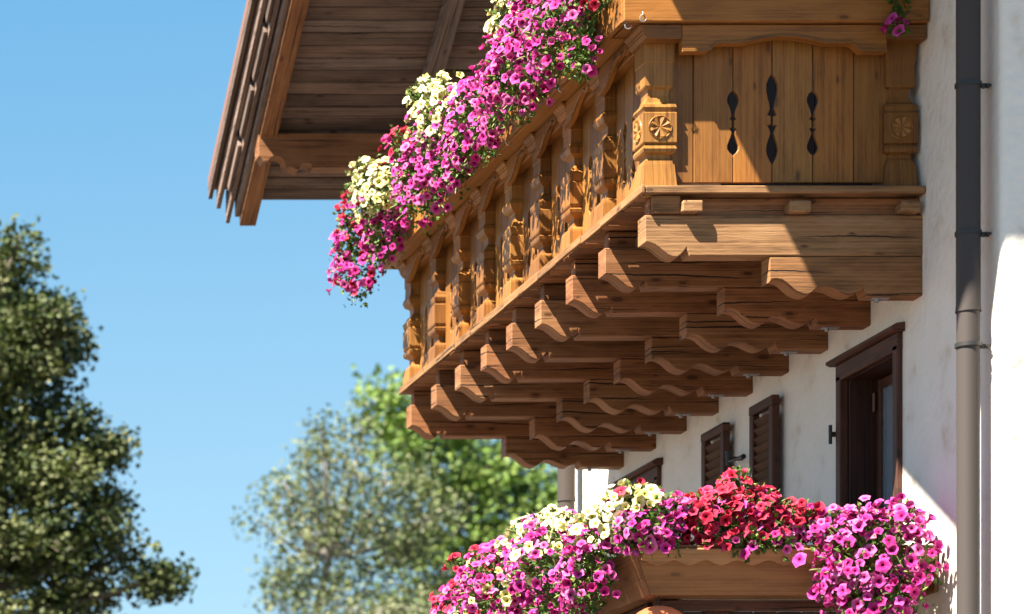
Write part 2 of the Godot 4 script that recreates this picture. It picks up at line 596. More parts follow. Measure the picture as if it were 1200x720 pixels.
	front_piece(rf, "purlin", M.beam[1], pts, P(5.36, top - 0.125, pd), 0.16)

func window(h: Node3D, d0: float, d1: float, y0: float, y1: float) -> void:
	var w := node_part(h, "window", P(FACE, y0, (d0 + d1) / 2))
	var a: Material = M.brown[0]
	var c: Material = M.brown[1]
	# casing on the wall
	timber(w, "casing", a, FACE - 0.035, FACE + 0.02, y0 - 0.02, y1 + 0.0, d0 - 0.06, d0 + 0.012)
	timber(w, "casing", a, FACE - 0.035, FACE + 0.02, y0 - 0.02, y1 + 0.0, d1 - 0.012, d1 + 0.06)
	timber(w, "lintel", a, FACE - 0.035, FACE + 0.02, y1 - 0.03, y1 + 0.075, d0 - 0.063, d1 + 0.063)
	var b := mb(Vector3.BACK)
	b.prism(PackedVector2Array([Vector2(0.03, 0.0), Vector2(0.03, 0.06), Vector2(-0.05, 0.05), Vector2(-0.085, 0.03), Vector2(-0.085, 0.012), Vector2(-0.06, 0.0)]), d1 - d0 + 0.2, 0.004)
	part(w, "drip_board", b.mesh(), a, Transform3D(Basis.IDENTITY, P(FACE, y1 + 0.076, d0 - 0.10)))
	# deep reveal lining
	timber(w, "reveal", c, FACE + 0.021, FACE + 0.24, y0, y1, d1 - 0.03, d1 + 0.0)
	timber(w, "reveal", c, FACE + 0.021, FACE + 0.24, y0, y1, d0 - 0.0, d0 + 0.03)
	timber(w, "reveal", c, FACE + 0.021, FACE + 0.24, y1 - 0.03, y1, d0 + 0.03, d1 - 0.03)
	timber(w, "sill", c, FACE - 0.05, FACE + 0.24, y0 - 0.03, y0 + 0.012, d0 + 0.03, d1 - 0.03)
	# frame and two sashes
	var xf := FACE + 0.19
	var mid := (d0 + d1) / 2
	for s in 2:
		var p0 := d0 + 0.035 if s == 0 else mid + 0.003
		var p1 := mid - 0.003 if s == 0 else d1 - 0.035
		timber(w, "sash_stile", a, xf, xf + 0.045, y0 + 0.02, y1 - 0.035, p0, p0 + 0.055)
		timber(w, "sash_stile", a, xf, xf + 0.045, y0 + 0.02, y1 - 0.035, p1 - 0.055, p1)
		for yy in [y0 + 0.05, (y0 + y1) / 2 - 0.2, y1 - 0.07]:
			timber(w, "sash_rail", a, xf + 0.002, xf + 0.043, yy - 0.03, yy + 0.03, p0 + 0.055, p1 - 0.055)
		for yy in [[y0 + 0.08, (y0 + y1) / 2 - 0.23], [(y0 + y1) / 2 - 0.17, y1 - 0.10]]:
			timber(w, "pane", M.glass, xf + 0.02, xf + 0.026, yy[0], yy[1], p0 + 0.055, p1 - 0.055, 0.0)
	# curtain in soft folds behind the glass
	var cb := mb(Vector3.UP)
	for k in 40:
		var t0 := d0 + 0.05 + (d1 - d0 - 0.1) * k / 40.0
		var t1 := d0 + 0.05 + (d1 - d0 - 0.1) * (k + 1) / 40.0
		var f0 := 0.32 + 0.022 * sin(k * 1.1)
		var f1 := 0.32 + 0.022 * sin((k + 1) * 1.1)
		cb.quad(P(FACE + f0, y0 - 0.0, t0), P(FACE + f1, y0 - 0.0, t1), P(FACE + f1, y1 - 0.02, t1), P(FACE + f0, y1 - 0.02, t0), Vector3(-1, 0, 0))
	part(w, "curtain", cb.mesh(), M.curtain)
	# hinge pin for the shutter
	var hb := mb()
	hb.tube([P(FACE - 0.06, y1 - 0.42, d1 + 0.08), P(FACE - 0.06, y1 - 0.30, d1 + 0.08)], [0.012, 0.012], 8)
	hb.box(P(FACE - 0.03, y1 - 0.36, d1 + 0.075), Vector3(0.07, 0.03, 0.03), 0.003)
	part(w, "hinge", hb.mesh(), M.iron)
	var kb := mb()
	kb.tube([P(xf - 0.02, y1 - 0.12, d1 - 0.05), P(xf - 0.02, y1 - 0.24, d1 - 0.05)], [0.012, 0.012], 8)
	part(w, "hinge", kb.mesh(), plain(lin(.16, .07, .04), 0.4, 0.5))

func shutter(d0: float, d1: float, y0: float, y1: float, label: String) -> void:
	var s := thing("window_shutter", label, "shutter", P(FACE - 0.06, y0, (d0 + d1) / 2), "open brown shutters on the plaster wall")
	var x0 := FACE - 0.085
	var x1 := FACE - 0.035
	timber(s, "stile", M.brown[0], x0, x1, y0, y1 - 0.065, d0, d0 + 0.07)
	timber(s, "stile", M.brown[0], x0, x1, y0, y1 - 0.065, d1 - 0.07, d1)
	timber(s, "rail", M.brown[0], x0 - 0.003, x1, y1 - 0.064, y1, d0, d1)
	timber(s, "rail", M.brown[0], x0 + 0.002, x1, y0, y0 + 0.07, d0 + 0.071, d1 - 0.071)
	var k := 0
	var y := y0 + 0.09
	while y < y1 - 0.08:
		var b := mb(Vector3.BACK)
		b.xf = Transform3D(Basis(Vector3.BACK, 0.5), Vector3.ZERO)
		b.box(Vector3.ZERO, Vector3(0.012, 0.072, d1 - d0 - 0.142), 0.003)
		part(s, "slat", b.mesh(), M.slat[k % 2], Transform3D(Basis.IDENTITY, P((x0 + x1) / 2, y, (d0 + d1) / 2)))
		y += 0.062
		k += 1
	# pin that carries it on the wall
	var hb := mb()
	for yy in [y0 + 0.2, y1 - 0.16]:
		hb.tube([P(x1 - 0.02, yy, d1 + 0.012), P(x1 - 0.02, yy + 0.07, d1 + 0.012)], [0.012, 0.012], 8)
		hb.box(P(FACE - 0.02, yy + 0.02, d1 + 0.012), Vector3(0.07, 0.02, 0.02), 0.002)
	part(s, "hinge", hb.mesh(), M.iron)

func shutter_stay(d: float, y: float) -> void:
	var s := thing("shutter_stay", "black iron stay on the wall between the two open shutters", "shutter stay", P(FACE, y, d))
	var b := mb()
	b.tube([P(FACE + 0.01, y, d), P(FACE - 0.10, y, d)], [0.014, 0.014], 8)
	b.tube([P(FACE - 0.10, y - 0.05, d), P(FACE - 0.10, y + 0.05, d)], [0.02, 0.026], 8)
	part(s, "post", b.mesh(), M.iron)
	var c := mb()
	c.tube([P(FACE - 0.10, y - 0.02, d), P(FACE - 0.11, y - 0.035, d - 0.12), P(FACE - 0.09, y - 0.035, d - 0.27)], [0.012, 0.011, 0.011], 8)
	c.tube([P(FACE - 0.09, y - 0.035, d - 0.19), P(FACE - 0.09, y - 0.035, d - 0.27)], [0.018, 0.018], 8)
	part(s, "arm", c.mesh(), M.iron)

func drainpipe(x: float, d: float, r: float, seams: Array, clamps: Array, label: String) -> void:
	var t := thing("drainpipe", label, "drainpipe", P(x, 0, d), "brown drainpipes at the corners of the facade")
	var cuts := [0.0]
	cuts.append_array(seams)
	cuts.append(8.3)
	for i in cuts.size() - 1:
		var b := mb(Vector3.UP)
		var rr := r - 0.003 * (i % 2)
		b.tube([P(x, cuts[i], d), P(x, cuts[i] + 0.05, d), P(x, cuts[i + 1], d)], [rr + 0.004, rr, rr], 28, false)
		part(t, "pipe_section", b.mesh(), M.pipe)
	for y in clamps:
		var b := mb(Vector3.UP)
		b.tube([P(x, y - 0.012, d), P(x, y - 0.011, d), P(x, y + 0.011, d), P(x, y + 0.012, d)], [r, r + 0.007, r + 0.007, r], 28, false)
		b.box(P(x + r + 0.02, y - 0.01, d - 0.02), Vector3(0.05, 0.028, 0.012), 0.002)
		b.tube([P(x + r + 0.028, y - 0.01, d - 0.045), P(x + r + 0.028, y - 0.01, d + 0.02)], [0.008, 0.008], 6)
		b.tube([P(x, y, d), P(FACE + 0.05, y, d)], [0.008, 0.008], 6)
		part(t, "clamp", b.mesh(), M.iron)

# ------------------------------------------------------------------ balcony
const BEAM_D := [19.04, 19.83, 20.53, 21.22, 21.90, 22.58, 23.26, 23.95, 24.72]
const UP_CURVE := [[0.0, 0.0], [.03, -.004], [.059, -.016], [.08, -.031], [.098, -.047], [.137, -.078], [.168, -.089], [.196, -.09], [.223, -.07], [.238, -.052], [.25, -.035], [.268, -.082]]
const LOW_CURVE := [[0.0, .083], [.02, .098], [.04, .102], [.07, .097], [.095, .083], [.115, .065], [.14, .042], [.17, .022], [.20, .011], [.225, .007], [.25, .014], [.275, .036], [.30, .051], [.33, .055], [.37, .047], [.40, .032], [.43, .018], [.46, .007], [.485, .004], [.52, .015], [.55, .032], [.57, .046], [.588, .0]]
# half widths of the openings sawn between two boards: [height above board foot, half width]
const CUT_SIDE := [[.165, 0.0], [.18, .018], [.20, .031], [.222, .032], [.25, .022], [.28, .010], [.30, .005], [.318, .013], [.325, .018], [.333, .004], [.375, .004], [.382, .018], [.39, .012], [.405, .006], [.43, .010], [.46, .021], [.485, .032], [.51, .032], [.535, .022], [.555, 0.0]]
const CUT_MID := [[.11, 0.0], [.135, .015], [.165, .028], [.20, .034], [.235, .028], [.275, .014], [.30, .007], [.325, .016], [.345, .026], [.352, .004], [.40, .004], [.408, .026], [.42, .02], [.445, .010], [.475, .014], [.52, .026], [.56, .033], [.595, .032], [.63, .018], [.655, 0.0]]

func carved_board(parent: Node3D, mat: Material, w: float, h: float, left: Array, right: Array, at: Vector3, side: bool) -> void:
	var pts := [Vector2(0, 0), Vector2(w, 0)]
	for c in right:
		pts.append(Vector2(w - c[1], c[0]))
	pts.append(Vector2(w, h))
	pts.append(Vector2(0, h))
	for i in range(left.size() - 1, -1, -1):
		pts.append(Vector2(left[i][1], left[i][0]))
	if side:
		side_piece(parent, "panel_board", mat, pts, at, 0.028, Vector3.UP, 0.002)
	else:
		front_piece(parent, "panel_board", mat, pts, at, 0.028, Vector3.UP, 0.002)

func arch_board(w: float, top: float, low: float, crown: float) -> Array:
	# hanging board with an ogee arch, origin at its upper left
	var pts := [Vector2(0, 0), Vector2(0, -low)]
	var e := w * 0.12
	pts.append(Vector2(e, -low))
	var shoulder := lerpf(low, crown, 0.55)
	for k in 6:
		var t := (k + 1) / 6.0
		pts.append(Vector2(e + t * w * 0.06, -lerpf(low, shoulder, smoothstep(0.0, 1.0, t))))
	pts.append(Vector2(w * 0.30, -shoulder + 0.002))
	for k in 9:
		var t := (k + 1) / 9.0
		pts.append(Vector2(lerpf(w * 0.30, w * 0.5, t), -lerpf(shoulder - 0.002, crown, sin(t * PI / 2))))
	var half := pts.duplicate()
	for i in range(half.size() - 2, -1, -1):
		pts.append(Vector2(w - half[i].x, half[i].y))
	return pts

func ogee_board(w: float, low: float, crown: float) -> Array:
	# hanging board whose lower edge swings from a deep far end up to a rounded lobe at the near end
	var pts := [Vector2(0, 0), Vector2(0, -low), Vector2(w * 0.05, -low)]
	for k in 12:
		var t := (k + 1) / 12.0
		pts.append(Vector2(w * lerpf(0.05, 0.80, t), -lerpf(low, crown, t - 0.12 * sin(t * TAU))))
	for k in 5:
		var t := (k + 1) / 5.0
		pts.append(Vector2(w * lerpf(0.80, 1.0, t), -crown - 0.022 * sin(t * PI)))
	pts.append(Vector2(w, 0))
	return pts

func rosette(parent: Node3D, at: Transform3D, r: float) -> void:
	var b := mb(Vector3.UP)
	# raised ring
	var seg := 24
	for s in seg:
		var q0 := TAU * s / seg
		var q1 := TAU * (s + 1) / seg
		var c0 := Vector3(cos(q0), sin(q0), 0)
		var c1 := Vector3(cos(q1), sin(q1), 0)
		var z := Vector3(0, 0, 0.006)
		b.quad(c0 * r * 1.12, c1 * r * 1.12, c1 * r * 1.06 + z, c0 * r * 1.06 + z, c0 + Vector3(0, 0, 1))
		b.quad(c0 * r * 1.06 + z, c1 * r * 1.06 + z, c1 * r, c0 * r, Vector3(0, 0, 1) - c0)
	# eight ridged petals
	for k in 8:
		var q := TAU * (k + 0.5) / 8
		var tip := Vector3(cos(q), sin(q), 0) * r * 0.97 + Vector3(0, 0, 0.012)
		var a := Vector3(cos(q - 0.36), sin(q - 0.36), 0) * r * 0.9
		var c := Vector3(cos(q + 0.36), sin(q + 0.36), 0) * r * 0.9
		var o := Vector3(0, 0, 0.002)
		b.tri(o, a, tip, Vector3(0, 0, 1))
		b.tri(o, tip, c, Vector3(0, 0, 1))
		b.tri(a, tip, tip * Vector3(1, 1, 0), a + Vector3(0, 0, 0.1))
		b.tri(c, tip, tip * Vector3(1, 1, 0), c + Vector3(0, 0, 0.1))
	part(parent, "rosette", b.mesh(), M.honey[0], at)

func post(parent: Node3D, mat: Material, x: float, d: float, floor_y: float, flower: bool, side_flower: bool) -> void:
	var key := [[0.0, .104], [.10, .094], [.148, .090], [.150, .083], [.172, .080], [.190, .070], [.205, .069], [.224, .096], [.240, .101], [.256, .096], [.270, .086], [.274, .098], [.280, .101], [.455, .101], [.460, .098], [.464, .088], [.474, .092], [.490, .101], [.504, .097], [.530, .072], [.565, .062], [.600, .066], [.620, .084], [.624, .086], [.76, .086], [.765, .091], [.875, .091]]
	if not flower:
		# the posts of the long side swing in and out in longer curves
		key = [[0.0, .104], [.12, .098], [.135, .095], [.165, .064], [.205, .058], [.245, .098], [.265, .102], [.280, .088], [.290, .098], [.300, .101], [.440, .101], [.452, .090], [.470, .098], [.495, .103], [.530, .080], [.565, .056], [.600, .058], [.640, .095], [.665, .104], [.690, .096], [.70, .088], [.78, .086], [.785, .091], [.875, .091]]
	var rows := []
	for k in key.size() - 1:
		var a: Array = key[k]
		var e: Array = key[k + 1]
		var steps := 4 if absf(a[1] - e[1]) > 0.012 and e[0] - a[0] > 0.015 else 1
		for m in steps:
			var t := m / float(steps)
			var w := lerpf(a[1], e[1], t - 0.13 * sin(t * TAU))
			rows.append([lerpf(a[0], e[0], t), w, w])
	rows.append([key[-1][0], key[-1][1], key[-1][1]])
	var b := mb(Vector3.UP)
	b.square_lathe(rows)
	var o := part(parent, "post", b.mesh(), mat, Transform3D(Basis.IDENTITY, P(x, floor_y, d)))
	if flower:
		rosette(o, Transform3D(Basis.IDENTITY, P(x, floor_y + 0.368, d - 0.1011)), 0.064)
	if side_flower:
		rosette(o, Transform3D(Basis(Vector3.UP, -PI / 2), P(x - 0.1011, floor_y + 0.368, d)), 0.064)

func upper_balcony() -> void:
	var t := thing("balcony", "carved honey-brown wooden balcony on two tiers of scalloped beams", "balcony", P(7.0, 6.09, 22.0), "wooden balconies on the facade")
	var fy := 6.738
	# two tiers of cantilever beams
	for i in BEAM_D.size():
		var d: float = BEAM_D[i]
		var mat: Material = M.beam[i % 3]
		var pts := [Vector2(0, 0.163)]
		for c in UP_CURVE:
			pts.append(Vector2(c[0], c[1]))
		pts.append(Vector2(1.72, -0.082))
		pts.append(Vector2(1.72, 0.163))
		front_piece(t, "beam", mat if i > 0 else M.old[0], pts, P(6.16 + rng.randf_range(-.004, .004), 6.411, d), 0.14, Vector3.RIGHT, 0.006)
		var low := [Vector2(0, 0.237)]
		for c in LOW_CURVE:
			low.append(Vector2(c[0], c[1]))
		low.append(Vector2(0.97, 0.0))
		low.append(Vector2(0.97, 0.237))
		front_piece(t, "bracket_beam", M.beam[(i + 1) % 3] if i > 0 else M.old[1], low, P(6.907 + rng.randf_range(-.004, .004), 6.089, d + 0.004), 0.14, Vector3.RIGHT, 0.006)
		# blocking on top of the beam
		timber(t, "blocking", M.floor[i % 4] if i > 0 else M.floor[2], 6.195, 7.84, 6.578, 6.688, d + 0.045, d + 0.13)
		# bolt under the bracket
		var b := mb()
		b.tube([P(7.58, 6.092, d + 0.07), P(7.58, 6.065, d + 0.07)], [0.016, 0.014], 8)
		b.box(P(7.60, 6.086, d + 0.07), Vector3(0.10, 0.008, 0.05), 0.001)
		part(t, "bolt", b.mesh(), M.zinc)
	# joists lying across the beams, their ends showing
	for x in [[6.365, 6.49], [7.01, 7.14], [7.68, 7.80]]:
		timber(t, "joist", M.old[0], x[0], x[1], 6.579, 6.65, 18.985, 24.86, 0.008)
	timber(t, "corner_block", M.old[1], 6.197, 6.364, 6.579, 6.687, 19.02, 19.06)
	# floor boards
	var d := 18.985
	var k := 0
	while d < 24.9:
		var w := rng.randf_range(0.10, 0.125)
		timber(t, "floor_board", M.floor[rng.randi() % 4] if k > 0 else M.old[0], 6.142 + rng.randf_range(-0.006, 0.008), 7.825, 6.692 + rng.randf_range(-0.002, 0.002), 6.738 + rng.randf_range(-0.002, 0.002), d, d + w - 0.014, 0.005)
		d += w
		k += 1
	timber(t, "sun_block_sheet", M.floor[3], 6.20, 7.82, 6.744, 6.749, 19.06, 24.88, 0.001)  # added sheet that keeps sun from streaking through the board gaps
	timber(t, "white_strip", M.white, 6.36, 6.66, 6.750, 6.90, 19.17, 19.185, 0.002)  # made-up white strip standing in for a sunlit patch behind the panel gap
	# posts
	post(t, M.honey[0], 6.25, 19.15, fy, true, true)
	post(t, M.honey[3], 7.705, 19.15, fy, true, false)
	for i in range(1, 9):
		post(t, M.honey[i % 4], 6.25, BEAM_D[i] + 0.1, fy, false, false)
	# capitals: stepped corbels that carry the flower box
	var cap := [Vector2(.20, 0.088), Vector2(-.056, 0.088), Vector2(-.053, .072), Vector2(-.046, .066), Vector2(-.036, .058), Vector2(-.034, .046), Vector2(-.028, .040), Vector2(-.030, .030), Vector2(-.020, .018), Vector2(-.012, .010), Vector2(-.010, 0.0), Vector2(.20, 0.0)]
	front_piece(t, "capital", M.honey[3], cap, P(6.152, 7.610, 18.958), 0.30)
	front_piece(t, "capital", M.honey[3], [Vector2(0, 0), Vector2(.235, 0), Vector2(.235, .088), Vector2(0, .088)], P(7.585, 7.610, 18.958), 0.30)
	for i in range(1, 9):
		front_piece(t, "capital", M.honey[i % 4], cap, P(6.152, 7.610, BEAM_D[i]), 0.2)
	# hanging arch boards
	front_piece(t, "arch_board", M.honey[2], arch_board(1.23, 0, 0.165, 0.075), P(6.354, 7.698, 18.962), 0.07)
	front_piece(t, "arch_moulding", M.honey[3], arch_strip(arch_board(1.23, 0, 0.165, 0.075)), P(6.354, 7.697, 18.952), 0.009, Vector3.RIGHT, 0.002)
	for i in 8:
		var n: float = BEAM_D[i] + (0.24 if i == 0 else 0.2)
		var f: float = BEAM_D[i + 1]
		side_piece(t, "arch_board", M.honey[(i + 1) % 4], ogee_board(f - n - 0.002, 0.175, 0.05), P(6.122, 7.698, f - 0.001), 0.034, Vector3.RIGHT, 0.005)
	# end panel
	var seams := [6.29, 6.464, 6.7035, 6.9395, 7.185, 7.431, 7.66]
	var cuts := [[], [], CUT_SIDE, CUT_MID, CUT_SIDE, [], []]
	for s in 6:
		var w: float = seams[s + 1] - seams[s] - 0.006
		carved_board(t, M.honey[[3, 1, 2, 0, 2, 1][s]], w, 0.87, cuts[s], cuts[s + 1], P(seams[s] + 0.003, 6.783, 19.086 + (0.004 if s == 0 or s == 5 else 0.0)), false)
	timber(t, "panel_rail", M.honey[3], 6.354, 7.60, 7.52, 7.60, 19.12, 19.16)
	timber(t, "panel_rail", M.honey[3], 6.354, 7.60, 6.81, 6.88, 19.12, 19.16)
	# long side: three boards in each bay
	for i in 8:
		var n: float = BEAM_D[i] + 0.1 + (0.19 if i == 0 else 0.10)
		var f: float = BEAM_D[i + 1]
		var w := (f - n) / 3.0
		for s in 3:
			# local x runs towards the viewer, so the board's origin is its far edge
			var far := n + w * (s + 1) - 0.003
			carved_board(t, M.honey[rng.randi() % 4], w - 0.006, 0.875, [] if s == 2 else CUT_SIDE, [] if s == 0 else CUT_SIDE, P(6.232, 6.756, far), true)
		timber(t, "panel_rail", M.honey[3], 6.262, 6.30, 7.52, 7.60, n, f)
		timber(t, "panel_rail", M.honey[3], 6.262, 6.30, 6.81, 6.88, n, f)
	for i in 8:
		var n: float = BEAM_D[i] + (0.24 if i == 0 else 0.2)
		var f: float = BEAM_D[i + 1]
		side_piece(t, "arch_moulding", M.pale[0], arch_strip(ogee_board(f - n - 0.004, 0.176, 0.051)), P(6.1125, 7.697, f - 0.002), 0.009, Vector3.RIGHT, 0.002)  # paler wood stands in for sky light reflected along the curved edge
	# pale worn edging over the floor board ends, its paleness partly painted sunlight
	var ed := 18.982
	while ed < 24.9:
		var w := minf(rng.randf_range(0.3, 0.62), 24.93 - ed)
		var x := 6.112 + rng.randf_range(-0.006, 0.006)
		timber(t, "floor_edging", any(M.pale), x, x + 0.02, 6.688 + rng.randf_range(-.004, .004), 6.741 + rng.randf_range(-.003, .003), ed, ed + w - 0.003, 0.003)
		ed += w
	# top rail on which the box rests
	timber(t, "hand_rail", M.honey[1], 6.16, 6.36, 7.612, 7.697, 19.262, 24.95)

func arch_strip(full: Array) -> Array:
	# thin moulding that follows the lower edge of an arch board
	var low := full.slice(1, full.size() - 1)
	var pts := []
	for p in low:
		pts.append(p)
	for i in range(low.size() - 1, -1, -1):
		pts.append(low[i] + Vector2(0, 0.020))
	return pts

func lower_balcony() -> void:
	var t := thing("balcony", "dark railing of the balcony under the front flower box", "balcony", P(7.0, 3.3, 22.0), "wooden balconies on the facade")
	timber(t, "floor", M.brown[1], 6.2, 7.83, 3.2, 3.3, 19.0, 25.0)
	for x in [6.30, 7.70]:
		timber(t, "post", M.brown[0], x, x + 0.12, 3.3, 4.262, 19.12, 19.24)
	for dd in [20.6, 22.1, 23.6, 24.85]:
		timber(t, "post", M.brown[0], 6.30, 6.42, 3.3, 4.262, dd, dd + 0.12)
	var x := 6.42
	while x < 7.68:
		timber(t, "panel_board", any(M.brown), x, x + 0.14, 3.4, 4.20, 19.16, 19.19)
		x += 0.146
	timber(t, "hand_rail", M.brown[0], 6.24, 7.82, 4.20, 4.262, 19.10, 19.159)
	timber(t, "hand_rail", M.brown[0], 6.24, 6.40, 4.20, 4.262, 19.26, 25.0)

# ------------------------------------------------------------------ flower boxes
func scallops(w: float, h: float, count: int, amp: float) -> Array:
	var pts := [Vector2(0, 0)]
	for k in count:
		for s in 6:
			var t := s / 6.0
			pts.append(Vector2(w * (k + t) / count, -h - amp * (0.5 - 0.5 * cos(t * TAU))))
	pts.append(Vector2(w, -h))
	pts.append(Vector2(w, 0))
	return pts

func hook(parent: Node3D, at: Vector3) -> void:
	var pts := [at + Vector3(0, 0.02, 0)]
	var rad := [0.004]
	for k in 8:
		var q := PI * 0.5 - PI * 1.5 * k / 7.0
		pts.append(at + Vector3(-cos(q) * 0.02, -0.02 + sin(q) * 0.02, 0.01))
		rad.append(0.004)
	var b := mb()
	b.tube(pts, rad, 6)
	part(parent, "hook", b.mesh(), M.steel)

func upper_box() -> void:
	var e := thing("flower_box", "brown wooden flower box along the top of the upper railing's end", "flower box", P(6.9, 7.70, 19.0), "wooden flower boxes")
	timber(e, "front_board", M.honey[2], 5.990, 7.82, 7.701, 7.985, 18.915, 18.950, 0.006)
	timber(e, "base_board", M.honey[3], 6.03, 7.82, 7.702, 7.728, 18.951, 19.24)
	timber(e, "back_board", M.honey[3], 6.25, 7.82, 7.702, 7.96, 19.241, 19.265)
	timber(e, "soil", M.soil, 6.25, 7.80, 7.729, 7.93, 18.99, 19.24, 0.01)
	front_piece(e, "scalloped_trim", M.honey[1], scallops(1.83, 0.045, 7, 0.03), P(5.990, 7.988, 18.892), 0.022, Vector3.RIGHT, 0.002)
	hook(e, P(6.02, 7.70, 18.94))
	hook(e, P(6.10, 7.735, 18.91))
	var s := thing("flower_box", "brown wooden flower box running back along the upper balcony's long side", "flower box", P(6.1, 7.70, 22.0), "wooden flower boxes")
	timber(s, "side_board", M.honey[1], 5.985, 6.018, 7.701, 7.98, 18.952, 22.0, 0.006)
	timber(s, "side_board", M.honey[2], 5.985, 6.018, 7.701, 7.98, 22.003, 25.02, 0.006)
	timber(s, "base_board", M.honey[0], 6.019, 6.245, 7.703, 7.729, 19.27, 25.02)
	timber(s, "back_board", M.honey[3], 6.215, 6.245, 7.73, 7.96, 19.27, 25.02)
	timber(s, "soil", M.soil, 6.02, 6.21, 7.73, 7.93, 19.27, 25.0, 0.01)
	for q in [20.2, 21.4, 22.6]:
		hook(s, P(5.995, 7.70, q))

func lower_box() -> void:
	var e := thing("flower_box", "flared wooden flower box with scalloped trim, facing front below the window", "flower box", P(6.9, 4.268, 18.9), "wooden flower boxes")
	var b := mb()
	# flared front board, mitred at its corner
	b.hexa([P(6.150, 4.268, 18.92), P(7.80, 4.268, 18.92), P(7.80, 4.533, 18.80), P(6.018, 4.533, 18.80),
		P(6.182, 4.268, 18.952), P(7.80, 4.268, 18.952), P(7.80, 4.533, 18.832), P(6.050, 4.533, 18.832)])
	part(e, "front_board", b.mesh(), M.pine[0])
	var up := Vector3(0, 0.265, 0.12).normalized()
	var bz := Vector3.RIGHT.cross(up).normalized()
	var sc := mb()
	sc.prism(PackedVector2Array(scallops(1.70, 0.07, 9, 0.032)), 0.030, 0.003)
	part(e, "scalloped_trim", sc.mesh(), M.pine[2], Transform3D(Basis(Vector3.RIGHT, up, bz), P(6.062, 4.533, 18.80) + bz * 0.032))
	timber(e, "base_board", M.pine[1], 6.19, 7.80, 4.270, 4.30, 18.956, 19.19)
	timber(e, "soil", M.soil, 6.20, 7.79, 4.301, 4.48, 18.957, 19.19, 0.01)
	timber(e, "back_board", M.pine[1], 6.40, 7.80, 4.270, 4.52, 19.191, 19.22)
	timber(e, "end_board", M.pine[1], 7.801, 7.826, 4.269, 4.535, 18.80, 19.22)
	timber(e, "top_rim", M.pine[1], 6.05, 7.80, 4.535, 4.547, 18.79, 18.835)
	var s := thing("flower_box", "flared wooden flower box running back under the trailing lower petunias", "flower box", P(6.15, 4.268, 22.0), "wooden flower boxes")
	var c := mb(Vector3.BACK)
	c.hexa([P(6.148, 4.268, 18.923), P(6.148, 4.268, 25.0), P(6.016, 4.533, 25.0), P(6.016, 4.533, 18.803),
		P(6.180, 4.268, 18.955), P(6.180, 4.268, 25.0), P(6.048, 4.533, 25.0), P(6.048, 4.533, 18.835)])
	part(s, "side_board", c.mesh(), M.pine[1])
	timber(s, "base_board", M.pine[1], 6.186, 6.38, 4.270, 4.30, 19.222, 25.0)
	timber(s, "soil", M.soil, 6.19, 6.37, 4.301, 4.48, 19.222, 25.0, 0.01)
	timber(s, "back_board", M.pine[1], 6.381, 6.41, 4.270, 4.52, 19.222, 25.0)

func lantern() -> void:
	var t := thing("hanging_ball", "round orange ball hanging in the dark just under the flared flower box", "ornament", P(6.24, 3.90, 19.05))
	var b := mb()
	var rows := 14
	var pts := []
	var rad := []
	for k in rows + 1:
		var q := -PI / 2 + PI * k / rows
		pts.append(P(6.24, 4.05 + sin(q) * 0.17, 19.05))
		rad.append(maxf(0.002, cos(q) * 0.19))
	b.tube(pts, rad, 28, false)
	part(t, "ball", b.mesh(), M.orange)
	var c := mb()
	c.tube([P(6.24, 4.21, 19.05), P(6.24, 4.272, 19.05)], [0.006, 0.006], 6)
	part(t, "hanger", c.mesh(), M.iron)

